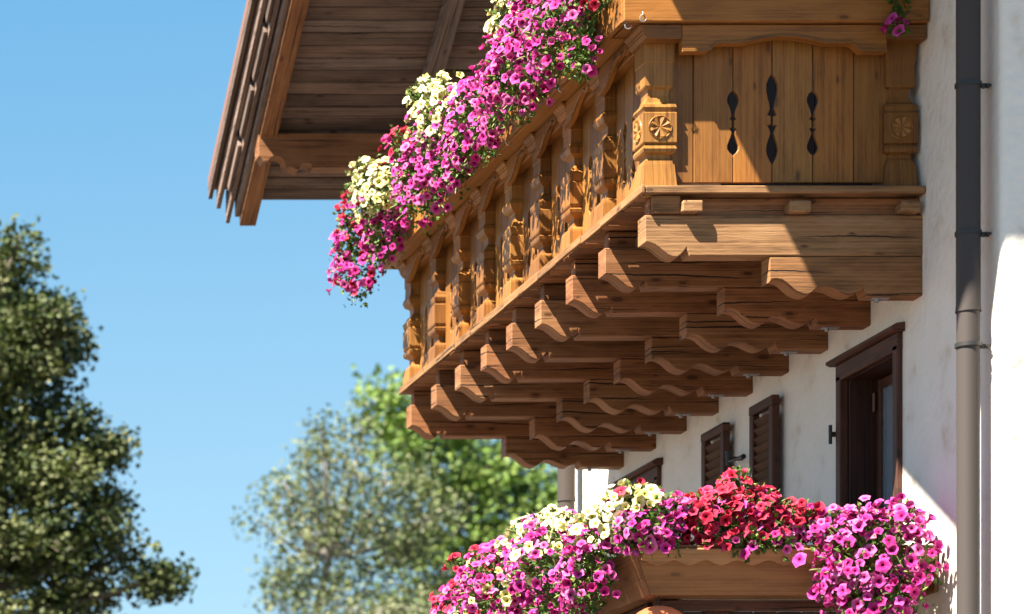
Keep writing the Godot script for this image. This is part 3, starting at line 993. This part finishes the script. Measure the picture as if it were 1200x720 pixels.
# ------------------------------------------------------------------ petunias
var blooms := {}
func bloom_mesh(edge: Color, inner: Color, throat: Color, sd: int, cup: float) -> ArrayMesh:
	var r := RandomNumberGenerator.new()
	r.seed = sd
	var b := mb()
	var seg := 10
	var rings := []
	var tilt := r.randf_range(-0.12, 0.12)
	for ring in 4:
		var row := []
		for s in seg:
			var q := TAU * s / seg
			var lobe := 1.0 if s % 2 == 0 else 0.84
			var rr: float = [0.10, 0.26, 0.66, 1.0][ring]
			var z: float = [-0.42, -0.16, 0.02, 0.0][ring]
			if ring == 3:
				rr *= lobe * r.randf_range(0.92, 1.08) * (1.0 - cup * 0.35)
				z += cup * r.randf_range(0.4, 0.9)
				z += (0.10 if s % 2 == 1 else -0.10) + r.randf_range(-0.10, 0.10) + tilt * cos(q)
			elif ring == 2:
				z += (0.05 if s % 2 == 1 else -0.02) + cup * 0.2
				rr *= r.randf_range(0.95, 1.05)
			row.append(Vector3(cos(q) * rr, sin(q) * rr, z))
		rings.append(row)
	var cols := [throat, inner, edge, edge.lerp(Color.WHITE, 0.05)]
	for ring in 3:
		for s in seg:
			var e := (s + 1) % seg
			var quad := [rings[ring][s], rings[ring][e], rings[ring + 1][e], rings[ring + 1][s]]
			var cc := [cols[ring], cols[ring], cols[ring + 1], cols[ring + 1]]
			for tr in [[0, 1, 2], [0, 2, 3]]:
				var p0: Vector3 = quad[tr[0]]
				var p1: Vector3 = quad[tr[1]]
				var p2: Vector3 = quad[tr[2]]
				var fn := (p2 - p0).cross(p1 - p0).normalized()
				if fn.z < 0:
					fn = -fn
					var sw := p1
					p1 = p2
					p2 = sw
					tr = [tr[0], tr[2], tr[1]]
				for a in [[p0, tr[0]], [p1, tr[1]], [p2, tr[2]]]:
					b.v.append(a[0]); b.n.append((fn + Vector3(0, 0, 0.5)).normalized()); b.uv.append(Vector2.ZERO); b.c.append(cc[a[1]])
	# floor of the throat and the tube behind
	b.col = throat
	for s in seg:
		b.tri(Vector3(0, 0, -0.45), rings[0][s], rings[0][(s + 1) % seg], Vector3(0, 0, 1))
	b.col = edge.lerp(Color(.10, .16, .04), 0.35)
	for s in 5:
		var q0 := TAU * s / 5
		var q1 := TAU * (s + 1) / 5
		b.tri(Vector3(cos(q0) * 0.28, sin(q0) * 0.28, -0.18), Vector3(cos(q1) * 0.28, sin(q1) * 0.28, -0.18), Vector3(0, 0, -1.1), Vector3(cos(q0), sin(q0), -0.3))
	return b.mesh()

func make_blooms() -> void:
	var spec := {
		"pink": [[Color(.62, .045, .34), Color(.42, .008, .16), Color(.09, .0, .03)], [Color(.68, .09, .42), Color(.46, .012, .19), Color(.12, .0, .05)], [Color(.55, .025, .24), Color(.34, .004, .11), Color(.07, .0, .03)], [Color(.72, .15, .44), Color(.48, .02, .20), Color(.13, .01, .05)]],
		"red": [[Color(.58, .018, .07), Color(.30, .003, .018), Color(.05, .0, .0)], [Color(.63, .032, .11), Color(.34, .005, .025), Color(.06, .0, .0)], [Color(.48, .010, .055), Color(.24, .002, .015), Color(.04, .0, .0)]],
		"cream": [[Color(.80, .77, .42), Color(.62, .58, .12), Color(.22, .25, .03)], [Color(.84, .82, .56), Color(.68, .64, .16), Color(.26, .28, .04)], [Color(.74, .72, .32), Color(.56, .54, .08), Color(.2, .24, .03)]],
	}
	for k in spec:
		blooms[k] = []
		var sd := 100
		for v in spec[k]:
			for rep in 4:
				blooms[k].append(bloom_mesh(v[0], v[1], v[2], sd, [0.0, 0.2, -0.25, 0.65][rep]))
				sd += 7

func inside_box(p: Vector3, lower: bool) -> bool:
	var d := -p.z
	if p.x > FACE - 0.03:
		return true
	if lower:
		var flare := clampf((p.y - 4.268) / 0.265, 0.0, 1.0) * 0.132
		return p.y < 4.50 and p.x > 6.150 - flare - 0.02 and d > 18.92 - flare * 0.9 - 0.02
	return p.y < 7.96 and p.x > 5.965 and d > 18.93

# lobes: [x, y, D, rx, ry, rD, blooms, {colour: weight}, leaves]
func petunia(label: String, lobes: Array, root: Vector3, lower: bool, size := 0.037) -> void:
	var t := thing("petunia_plant", label, "petunia", root, "petunias in the flower boxes")
	var leaves := mb()
	var nz := FastNoiseLite.new()
	nz.seed = rng.randi() % 1000
	nz.frequency = 1.6
	var greens := [Color(.07, .13, .025), Color(.10, .17, .035), Color(.05, .095, .02), Color(.15, .20, .05)]
	for L in lobes:
		var c := P(L[0], L[1], L[2])
		var r := Vector3(L[3], L[4], L[5])
		# leaves through the mass
		for k in int(L[8] * 1.4):
			var dir := Vector3(rng.randfn(), rng.randfn(), rng.randfn()).normalized()
			var p := c + dir * r * rng.randf_range(0.35, 0.98) * (1.0 + 0.4 * nz.get_noise_3d(dir.x * 2, dir.y * 2, dir.z * 2))
			if inside_box(p, lower):
				continue
			var out := (dir + Vector3(rng.randfn(), rng.randfn(), rng.randfn()) * 0.6 + Vector3(0, 0.4, 0)).normalized()
			var len := rng.randf_range(0.025, 0.055)
			var sidev := out.cross(Vector3(rng.randfn(), rng.randfn(), rng.randfn())).normalized()
			var w := sidev * len * 0.36
			var nn := out.cross(sidev).normalized() * len * 0.15
			leaves.col = any(greens) * rng.randf_range(0.8, 1.2)
			leaves.col.a = 1.0
			var m := p + out * len * 0.5
			var tip := p + out * len - nn
			leaves.tri(p, m + w + nn, m, nn)
			leaves.tri(p, m, m - w + nn, nn)
			leaves.tri(m, m + w + nn, tip, nn)
			leaves.tri(m, tip, m - w + nn, nn)
		# stems from the soil to the lobe
		for k in 14:
			var dir := Vector3(rng.randfn(), rng.randfn(), rng.randfn()).normalized()
			var p := c + dir * r * 0.85
			if inside_box(p, lower):
				continue
			if -p.z < 18.95 and not lower:
				continue
			var from := Vector3(root.x, root.y, lerpf(root.z, c.z, 0.8)) + Vector3(rng.randf_range(-.05, .05), 0, rng.randf_range(-.08, .08))
			leaves.col = Color(.09, .14, .04)
			var midp := (from + p) / 2 + Vector3(0, 0.10, 0)
			leaves.tube([from, midp, p], [0.004, 0.003, 0.002], 4, false)
		var keys: Array = L[7].keys()
		var tot := 0.0
		for q in keys:
			tot += L[7][q]
		var made := 0
		var tries := 0
		var placed := []
		var want := int(L[6] * (1.3 if size < 0.04 else 1.25))
		while made < want and tries < want * 30:
			tries += 1
			var dir := Vector3(rng.randfn(), rng.randfn(), rng.randfn()).normalized()
			# flowers look for the light: outwards, up and to the south
			if dir.dot(Vector3(-0.55, 0.5, 0.67)) < rng.randf_range(-0.5, 0.35):
				continue
			var lump := 1.0 + 0.45 * nz.get_noise_3d(dir.x * 2.2, dir.y * 2.2, dir.z * 2.2)
			var p := c + dir * r * rng.randf_range(0.86, 1.08) * lump
			if inside_box(p, lower):
				continue
			var s := size * rng.randf_range(0.62, 1.18)
			var ok := true
			for q in placed:
				if p.distance_squared_to(q) < s * s * 0.95:
					ok = false
					break
			if not ok:
				continue
			placed.append(p)
			var pick := rng.randf() * tot
			var key: String = keys[-1]
			for q in keys:
				pick -= L[7][q]
				if pick <= 0.0:
					key = q
					break
			var face := (dir * 0.75 + Vector3(-0.25, 0.30, 0.35) + Vector3(rng.randfn(), rng.randfn(), rng.randfn()) * 0.28).normalized()
			var bs := Basis.looking_at(-face, Vector3.UP.rotated(Vector3.BACK, rng.randf() * 0.4))
			bs = bs * Basis(Vector3.BACK, rng.randf() * TAU)
			bs = bs.scaled_local(Vector3(s, s, s))
			part(t, "bloom", any(blooms[key]), M.petal, Transform3D(bs, p))
			made += 1
		# buds and light young shoots
		for k in int(L[6] * 0.25):
			var dir := Vector3(rng.randfn(), rng.randfn(), rng.randfn()).normalized()
			if dir.dot(Vector3(-0.55, 0.5, 0.67)) < -0.2:
				continue
			var p := c + dir * r * rng.randf_range(1.0, 1.14)
			if inside_box(p, lower):
				continue
			leaves.col = Color(.22, .28, .09)
			leaves.tube([p - dir * 0.05, p, p + dir * 0.02], [0.003, 0.006, 0.001], 4, false)
	var f := part(t, "foliage", leaves.mesh(), M.leaf)
	f.set_meta("kind", "stuff")

func upper_flowers() -> void:
	var pk := {"pink": 1.0}
	petunia("magenta petunia nearest the corner of the upper box, with dark leaves behind", [[5.86, 7.90, 19.80, .18, .29, .45, 100, {"pink": 1.0, "red": .06}, 520], [5.93, 8.06, 19.28, .20, .26, .35, 20, {"red": .6, "pink": .4}, 900], [5.90, 7.66, 19.42, .09, .15, .2, 12, pk, 300]], P(6.1, 7.92, 19.6), false)
	petunia("large magenta petunia spilling over the middle of the upper box", [[5.86, 7.92, 20.75, .19, .33, .55, 170, pk, 620], [5.90, 8.20, 20.35, .20, .22, .38, 55, pk, 220]], P(6.1, 7.92, 20.7), false)
	petunia("pale yellow petunia showing only its top above the magenta ones", [[5.84, 8.36, 20.95, .10, .19, .2, 34, {"cream": 1.0}, 90]], P(6.1, 7.92, 21.0), false, 0.036)
	petunia("magenta petunia between the yellow one and the middle of the upper box", [[5.86, 7.90, 21.75, .18, .32, .45, 110, pk, 460], [5.88, 7.80, 22.35, .15, .25, .32, 50, pk, 280]], P(6.1, 7.92, 21.8), false)
	petunia("tall pale yellow petunia in the upper box before the brown roof boards", [[5.80, 8.22, 22.5, .18, .22, .40, 78, {"cream": 1.0, "pink": .07}, 240], [5.74, 8.36, 22.65, .11, .14, .18, 16, {"cream": 1.0}, 60], [5.74, 8.10, 22.3, .12, .16, .25, 22, {"cream": 1.0, "pink": .2}, 80], [5.82, 8.00, 22.35, .11, .18, .2, 20, {"cream": 1.0}, 80]], P(6.1, 7.92, 22.5), false)
	petunia("magenta petunia with a few red blooms under the tall yellow one", [[5.85, 7.87, 23.05, .20, .34, .48, 140, pk, 540], [5.76, 8.18, 23.3, .16, .15, .25, 20, {"red": 1.0, "pink": .4}, 100]], P(6.1, 7.92, 23.1), false)
	petunia("pale yellow petunia near the far end of the upper box", [[5.76, 8.11, 24.2, .17, .21, .38, 62, {"cream": 1.0, "red": .05}, 200], [5.70, 8.27, 24.35, .10, .13, .18, 13, {"cream": 1.0}, 50], [5.72, 8.0, 24.1, .12, .16, .25, 20, {"cream": 1.0, "pink": .25}, 80], [5.84, 7.96, 24.35, .10, .16, .2, 14, {"cream": 1.0}, 60]], P(6.1, 7.92, 24.2), false)
	petunia("magenta and red petunia hanging round the far end of the upper box", [[5.87, 7.80, 24.30, .15, .26, .36, 55, pk, 300], [5.82, 7.78, 24.95, .22, .35, .36, 110, {"pink": 1.0, "red": .12}, 600], [5.76, 8.06, 24.8, .17, .20, .3, 34, {"red": 1.0, "pink": .3}, 140]], P(6.1, 7.92, 24.8), false)
	petunia("leafy petunia tendril with magenta blooms beside the dark drainpipe", [[7.62, 7.90, 18.88, .10, .22, .07, 0, pk, 200], [7.60, 7.66, 18.86, .075, .055, .05, 6, pk, 30]], P(7.62, 7.92, 19.1), false, 0.043)

func lower_flowers() -> void:
	var pk := {"pink": 1.0}
	var z := 4.47
	petunia("big cushion of magenta petunia hanging beside the sunlit wall", [[7.42, 4.42, 18.70, .36, .34, .20, 150, pk, 620], [7.42, 4.14, 18.66, .30, .22, .15, 60, pk, 260], [7.25, 4.66, 18.86, .26, .12, .16, 34, pk, 160], [7.62, 4.62, 18.84, .12, .20, .12, 22, pk, 120]], P(7.4, z, 19.08), true, 0.041)
	petunia("small red petunia between the large red and the magenta cushion", [[7.03, 4.70, 18.92, .14, .12, .14, 30, {"red": 1.0, "pink": .1}, 170]], P(7.05, z, 19.08), true, 0.041)
	petunia("large bushy red petunia in the middle of the front flower box", [[6.55, 4.70, 18.92, .27, .20, .20, 105, {"red": 1.0, "pink": .04}, 420], [6.76, 4.74, 18.92, .22, .17, .18, 55, {"red": 1.0, "pink": .10}, 260], [6.68, 4.93, 18.95, .10, .09, .10, 12, {"red": 1.0}, 90], [6.88, 4.64, 18.86, .13, .13, .12, 22, {"red": .7, "pink": .6}, 160], [6.74, 4.56, 18.78, .28, .09, .08, 22, {"pink": 1.0, "red": .5}, 190]], P(6.6, z, 19.08), true, 0.041)
	petunia("cream petunia with two red blooms at the corner of the front box", [[6.07, 4.80, 18.98, .20, .14, .20, 44, {"cream": 1.0, "red": .06}, 160], [5.90, 4.68, 19.15, .14, .15, .2, 26, {"cream": 1.0}, 90]], P(6.25, z, 19.1), true, 0.041)
	petunia("magenta petunia below the cream one at the box corner", [[6.09, 4.62, 18.80, .20, .13, .12, 42, pk, 260], [6.22, 4.74, 18.85, .13, .13, .12, 22, pk, 120]], P(6.25, z, 18.99), true, 0.041)
	petunia("magenta petunia trailing down the side just behind the box corner", [[5.87, 4.44, 19.25, .17, .28, .26, 70, pk, 420], [5.80, 4.60, 19.75, .25, .24, .4, 75, {"pink": 1.0, "cream": .3}, 300], [5.93, 4.34, 19.95, .19, .22, .45, 60, pk, 380]], P(6.28, z, 19.5), true)
	petunia("cream petunia in the long lower box behind the corner", [[5.83, 4.82, 20.1, .17, .13, .5, 60, {"cream": 1.0, "pink": .1}, 140], [5.84, 4.68, 19.45, .14, .18, .25, 34, {"cream": 1.0}, 80]], P(6.28, z, 20.1), true, 0.036)
	petunia("magenta petunia with cream blooms in the middle of the long lower box", [[5.80, 4.62, 20.9, .25, .27, .5, 130, {"pink": 1.0, "cream": .25}, 420], [5.92, 4.36, 21.0, .2, .22, .5, 50, pk, 320]], P(6.28, z, 20.9), true)
	petunia("red petunia rising against the trees over the long lower box", [[5.86, 4.82, 21.5, .12, .12, .35, 34, {"red": 1.0, "cream": .1}, 120], [5.70, 4.86, 21.7, .05, .08, .08, 4, {"red": 1.0}, 16]], P(6.28, z, 21.5), true, 0.036)
	petunia("red petunia mixed with magenta further down the long lower box", [[5.90, 4.58, 22.1, .22, .25, .45, 100, {"red": 1.0, "pink": .7, "cream": .2}, 360]], P(6.28, z, 22.1), true)
	petunia("red petunia at the lower edge by the trees", [[6.02, 4.52, 23.0, .18, .22, .4, 60, {"red": 1.0, "pink": .45}, 330]], P(6.28, z, 23.2), true)

# ------------------------------------------------------------------ trees
func leaf_shape(l: float) -> ArrayMesh:
	var b := mb()
	var w := l * 0.36
	b.tri(Vector3(0, 0, 0), Vector3(w, l * 0.5, 0.12 * l), Vector3(0, l * 0.5, 0), Vector3(0, 0, 1))
	b.tri(Vector3(0, 0, 0), Vector3(0, l * 0.5, 0), Vector3(-w, l * 0.5, 0.12 * l), Vector3(0, 0, 1))
	b.tri(Vector3(0, l * 0.5, 0), Vector3(w, l * 0.5, 0.12 * l), Vector3(0, l, -0.1 * l), Vector3(0, 0, 1))
	b.tri(Vector3(0, l * 0.5, 0), Vector3(0, l, -0.1 * l), Vector3(-w, l * 0.5, 0.12 * l), Vector3(0, 0, 1))
	return b.mesh()

# lobes: [x, y, D, rx, ry, rD, clumps], all in metres
func tree(called: String, label: String, trunk_at: Vector3, top: float, tr: float, lobes: Array, leaf_len: float, per: int, spread: float, cols: Array, bark: Material) -> void:
	var t := thing(called, label, "tree", trunk_at, "trees behind the house")
	var b := mb(Vector3.UP)
	var pts := []
	var rad := []
	for k in 9:
		var q := k / 8.0
		pts.append(trunk_at + Vector3(rng.randf_range(-.12, .12) * k * 0.5, top * q, rng.randf_range(-.12, .12) * k * 0.5))
		rad.append(lerpf(tr, tr * 0.12, q))
	b.tube(pts, rad, 10)
	part(t, "trunk", b.mesh(), bark)
	var limbs := mb(Vector3.UP)
	var lf := leaf_shape(leaf_len)
	var xs: Array[Transform3D] = []
	var cs := PackedColorArray()
	for L in lobes:
		var c := P(L[0], L[1], L[2])
		var r := Vector3(L[3], L[4], L[5])
		var q := clampf((c.y - r.y * 0.6 - trunk_at.y) / top, 0.15, 0.95)
		var root: Vector3 = pts[int(q * 8.0)]
		var bend := (root + c) / 2 + Vector3(0, -0.2, 0)
		limbs.tube([root, bend, c], [tr * 0.28, tr * 0.2, tr * 0.08], 6, false)
		for k in int(L[6]):
			var dir := Vector3(rng.randfn(), rng.randfn(), rng.randfn()).normalized()
			var cc := c + dir * r * pow(rng.randf(), 0.45)
			if k % 3 == 0:
				limbs.tube([c, (c + cc) / 2 + Vector3(0, 0.1, 0), cc], [tr * 0.08, tr * 0.05, tr * 0.02], 4, false)
			var tone: Color = cols[rng.randi() % cols.size()]
			for j in per:
				var p := cc + Vector3(clampf(rng.randfn(), -1.7, 1.7), clampf(rng.randfn(), -1.7, 1.7) * 0.75, clampf(rng.randfn(), -1.7, 1.7)) * spread
				var out := Vector3(rng.randfn(), rng.randfn() * 0.7 - 0.35, rng.randfn()).normalized()
				var bs := Basis.looking_at(out.cross(Vector3(rng.randfn(), rng.randfn(), rng.randfn())).normalized(), out)
				bs = bs.scaled(Vector3.ONE * rng.randf_range(0.7, 1.25))
				xs.append(Transform3D(bs, p - t.position))
				var v := rng.randf_range(0.8, 1.2)
				cs.append(Color(tone.r * v, tone.g * v, tone.b * v))
	part(t, "limbs", limbs.mesh(), bark)
	var am := ArrayMesh.new()
	var arr := []
	arr.resize(Mesh.ARRAY_MAX)
	var src := lf.surface_get_arrays(0)
	var lv: PackedVector3Array = src[Mesh.ARRAY_VERTEX]
	var ln: PackedVector3Array = src[Mesh.ARRAY_NORMAL]
	var n := lv.size()
	var av := PackedVector3Array()
	var an := PackedVector3Array()
	var ac := PackedColorArray()
	av.resize(n * xs.size())
	an.resize(n * xs.size())
	ac.resize(n * xs.size())
	for i in xs.size():
		var x := xs[i]
		for k in n:
			av[i * n + k] = x * lv[k]
			an[i * n + k] = (x.basis * ln[k]).normalized()
			ac[i * n + k] = cs[i]
	arr[Mesh.ARRAY_VERTEX] = av
	arr[Mesh.ARRAY_NORMAL] = an
	arr[Mesh.ARRAY_COLOR] = ac
	am.add_surface_from_arrays(Mesh.PRIMITIVE_TRIANGLES, arr)
	var o := part(t, "crown", am, M.leaf, Transform3D(Basis.IDENTITY, t.position))
	o.set_meta("kind", "stuff")

func trees() -> void:
	# big dark broadleaf, D = 45
	var D := 45.0
	var L := []
	for q in [[4.88, 12.47, 0.85, 0.67, 34], [5.51, 12.35, 0.49, 0.61, 24], [6.07, 11.95, 0.41, 0.19, 12], [6.10, 11.44, 0.46, 0.27, 20], [5.49, 11.20, 0.85, 0.61, 44], [4.40, 10.95, 1.09, 1.09, 40], [5.61, 10.10, 0.73, 0.61, 40], [6.40, 10.34, 0.27, 0.10, 6], [6.73, 9.93, 0.51, 0.09, 9], [6.10, 9.49, 0.67, 0.36, 30], [6.58, 9.31, 0.32, 0.15, 8], [4.64, 9.13, 1.34, 1.09, 50], [5.61, 8.64, 1.03, 0.61, 48], [6.73, 8.79, 0.44, 0.12, 10], [6.28, 8.64, 0.55, 0.36, 20], [6.40, 7.98, 0.61, 0.27, 22], [7.37, 8.04, 0.44, 0.06, 8], [5.37, 7.19, 1.70, 0.85, 60], [4.15, 7.19, 1.46, 1.09, 40], [6.40, 7.07, 0.85, 0.49, 26], [5.73, 11.74, 0.55, 0.30, 18], [5.59, 12.90, 0.12, 0.27, 4], [6.92, 9.97, 0.41, 0.05, 7], [7.07, 8.46, 0.29, 0.07, 6], [7.62, 8.13, 0.27, 0.05, 6], [6.52, 11.66, 0.19, 0.10, 5], [6.85, 9.18, 0.27, 0.06, 5], [6.22, 10.71, 0.27, 0.15, 6]]:
		L.append([q[0], q[1], D + rng.randf_range(-.8, .8), q[2], q[3], minf(2.2, q[2] * 1.4), q[4]])
	tree("broadleaf_tree", "dark green leafy tree standing alone against the blue sky", P(4.6, 0, 45.5), 12.2, 0.32, L, 0.105, 66, 0.19, [Color(.070, .095, .028), Color(.095, .115, .038), Color(.050, .072, .020), Color(.125, .14, .055), Color(.04, .06, .018)], M.bark)
	# loose grey-green birch, D = 60
	D = 60.0
	L = []
	for q in [[13.15, 12.05, 0.62, 0.68, 13], [13.72, 11.64, 1.00, 0.81, 26], [14.45, 12.13, 0.81, 0.81, 22], [13.39, 10.75, 1.10, 0.78, 28], [14.61, 10.83, 1.13, 0.89, 32], [12.83, 10.10, 0.73, 0.62, 15], [13.96, 9.54, 1.54, 0.73, 40], [15.58, 10.02, 1.07, 0.78, 28], [15.34, 11.56, 0.78, 0.73, 20], [12.66, 11.28, 0.58, 0.06, 5], [12.02, 11.32, 0.29, 0.03, 2], [13.44, 13.02, 0.10, 0.49, 5], [13.09, 12.94, 0.06, 0.45, 4], [14.12, 13.18, 0.13, 0.55, 6], [12.66, 12.29, 0.32, 0.13, 4], [12.50, 11.88, 0.26, 0.08, 3], [12.31, 10.18, 0.26, 0.16, 4], [12.83, 12.61, 0.10, 0.26, 3], [13.80, 12.61, 0.26, 0.39, 6]]:
		L.append([q[0], q[1], D + rng.randf_range(-.8, .8), q[2], q[3], minf(2.0, q[2] * 1.4), q[4]])
	tree("birch_tree", "loose grey-green birch with fine twigs under the balcony corner", P(13.6, 0, 60.5), 12.4, 0.2, L, 0.105, 38, 0.23, [Color(.105, .135, .055), Color(.135, .165, .072), Color(.085, .115, .045), Color(.17, .19, .10)], plain(lin(.32, .30, .28), 0.9))
	# fresh green tree behind, D = 75
	D = 75.0
	L = []
	for q in [[18.10, 16.78, 0.57, 0.65, 12], [18.46, 15.57, 0.81, 0.81, 18], [19.88, 14.96, 1.21, 0.91, 32], [21.09, 14.96, 1.01, 0.81, 26], [21.90, 14.35, 1.01, 0.81, 24], [20.28, 13.34, 1.42, 0.81, 32], [19.47, 16.17, 0.91, 0.61, 16], [21.70, 13.14, 1.21, 0.81, 26], [22.91, 13.75, 1.01, 1.21, 20], [20.28, 11.72, 1.82, 0.91, 36], [19.07, 13.34, 1.21, 0.81, 18], [18.46, 11.72, 1.21, 1.01, 20]]:
		L.append([q[0], q[1], D + rng.randf_range(-.8, .8), q[2], q[3], minf(2.4, q[2] * 1.4), q[4]])
	tree("maple_tree", "fresh green tree seen behind the ends of the lowest beams", P(20.6, 0, 75.5), 14.6, 0.35, L, 0.20, 42, 0.36, [Color(0.102, 0.180, 0.034), Color(0.132, 0.222, 0.042), Color(0.072, 0.132, 0.026), Color(0.180, 0.252, 0.060)], M.bark)

# ------------------------------------------------------------------ scene
func _ready() -> void:
	rng.seed = 20240
	# camera: level, looking along the facade, lens shifted up and to the side
	var f := 3705.0
	var cam := Camera3D.new()
	cam.name = "camera"
	add_child(cam)
	cam.position = Vector3(0, 1.6, 0)
	var at := CameraAttributesPhysical.new()
	at.frustum_focal_length = 100.0
	at.frustum_focus_distance = 20.3
	at.frustum_near = 0.5
	at.frustum_far = 2000.0
	at.exposure_aperture = 2.0
	cam.attributes = at
	cam.projection = Camera3D.PROJECTION_FRUSTUM
	cam.near = 0.5
	cam.far = 2000.0
	cam.size = 720.0 / f * cam.near
	cam.frustum_offset = Vector2(1042.0, 860.0) / f * cam.near
	cam.current = true
	# sky
	var env := Environment.new()
	env.background_mode = Environment.BG_SKY
	var sm := ProceduralSkyMaterial.new()
	sm.sky_top_color = lin(.0080, .066, .142)
	sm.sky_horizon_color = lin(.172, .238, .252)
	sm.sky_curve = 0.13
	sm.ground_bottom_color = lin(.06, .055, .05)
	sm.ground_horizon_color = lin(.2, .22, .24)
	sm.sun_angle_max = 8.0
	var sky := Sky.new()
	sky.sky_material = sm
	env.sky = sky
	env.background_energy_multiplier = 1.0
	env.tonemap_mode = Environment.TONE_MAPPER_LINEAR
	env.tonemap_exposure = 5.2
	env.sdfgi_enabled = true
	env.ssao_enabled = true
	env.ssil_enabled = true
	var we := WorldEnvironment.new()
	we.name = "world"
	we.environment = env
	add_child(we)
	var sun := DirectionalLight3D.new()
	sun.name = "sun"
	sun.light_energy = 1.6
	sun.light_angular_distance = 0.5
	sun.light_color = Color(1.0, 0.95, 0.87)
	sun.shadow_enabled = true
	add_child(sun)
	sun.look_at_from_position(Vector3.ZERO, SUN, Vector3.UP)

	materials()
	var g := MeshInstance3D.new()
	g.name = "ground"
	var pm := PlaneMesh.new()
	pm.size = Vector2(1600, 1600)
	g.mesh = pm
	g.material_override = M.ground
	g.set_meta("kind", "structure")
	g.set_meta("label", "gravel ground round the house")
	add_child(g)

	house()
	drainpipe(7.700, 18.09, 0.066, [2.6, 5.77, 7.86], [5.58, 6.22, 7.07], "tall brown drainpipe on the wall corner beside the balcony")
	drainpipe(7.70, 25.80, 0.070, [3.0, 6.0], [4.9, 7.5], "far brown drainpipe under the last carved beam")
	shutter(21.30, 21.74, 4.55, 5.955, "nearer of two open brown slatted shutters behind the red petunias")
	shutter(22.25, 22.71, 4.55, 5.955, "farther of two open brown slatted shutters behind the red petunias")
	shutter_stay(22.10, 5.67)
	upper_balcony()
	lower_balcony()
	upper_box()
	lower_box()
	lantern()
	make_blooms()
	upper_flowers()
	lower_flowers()
	trees()
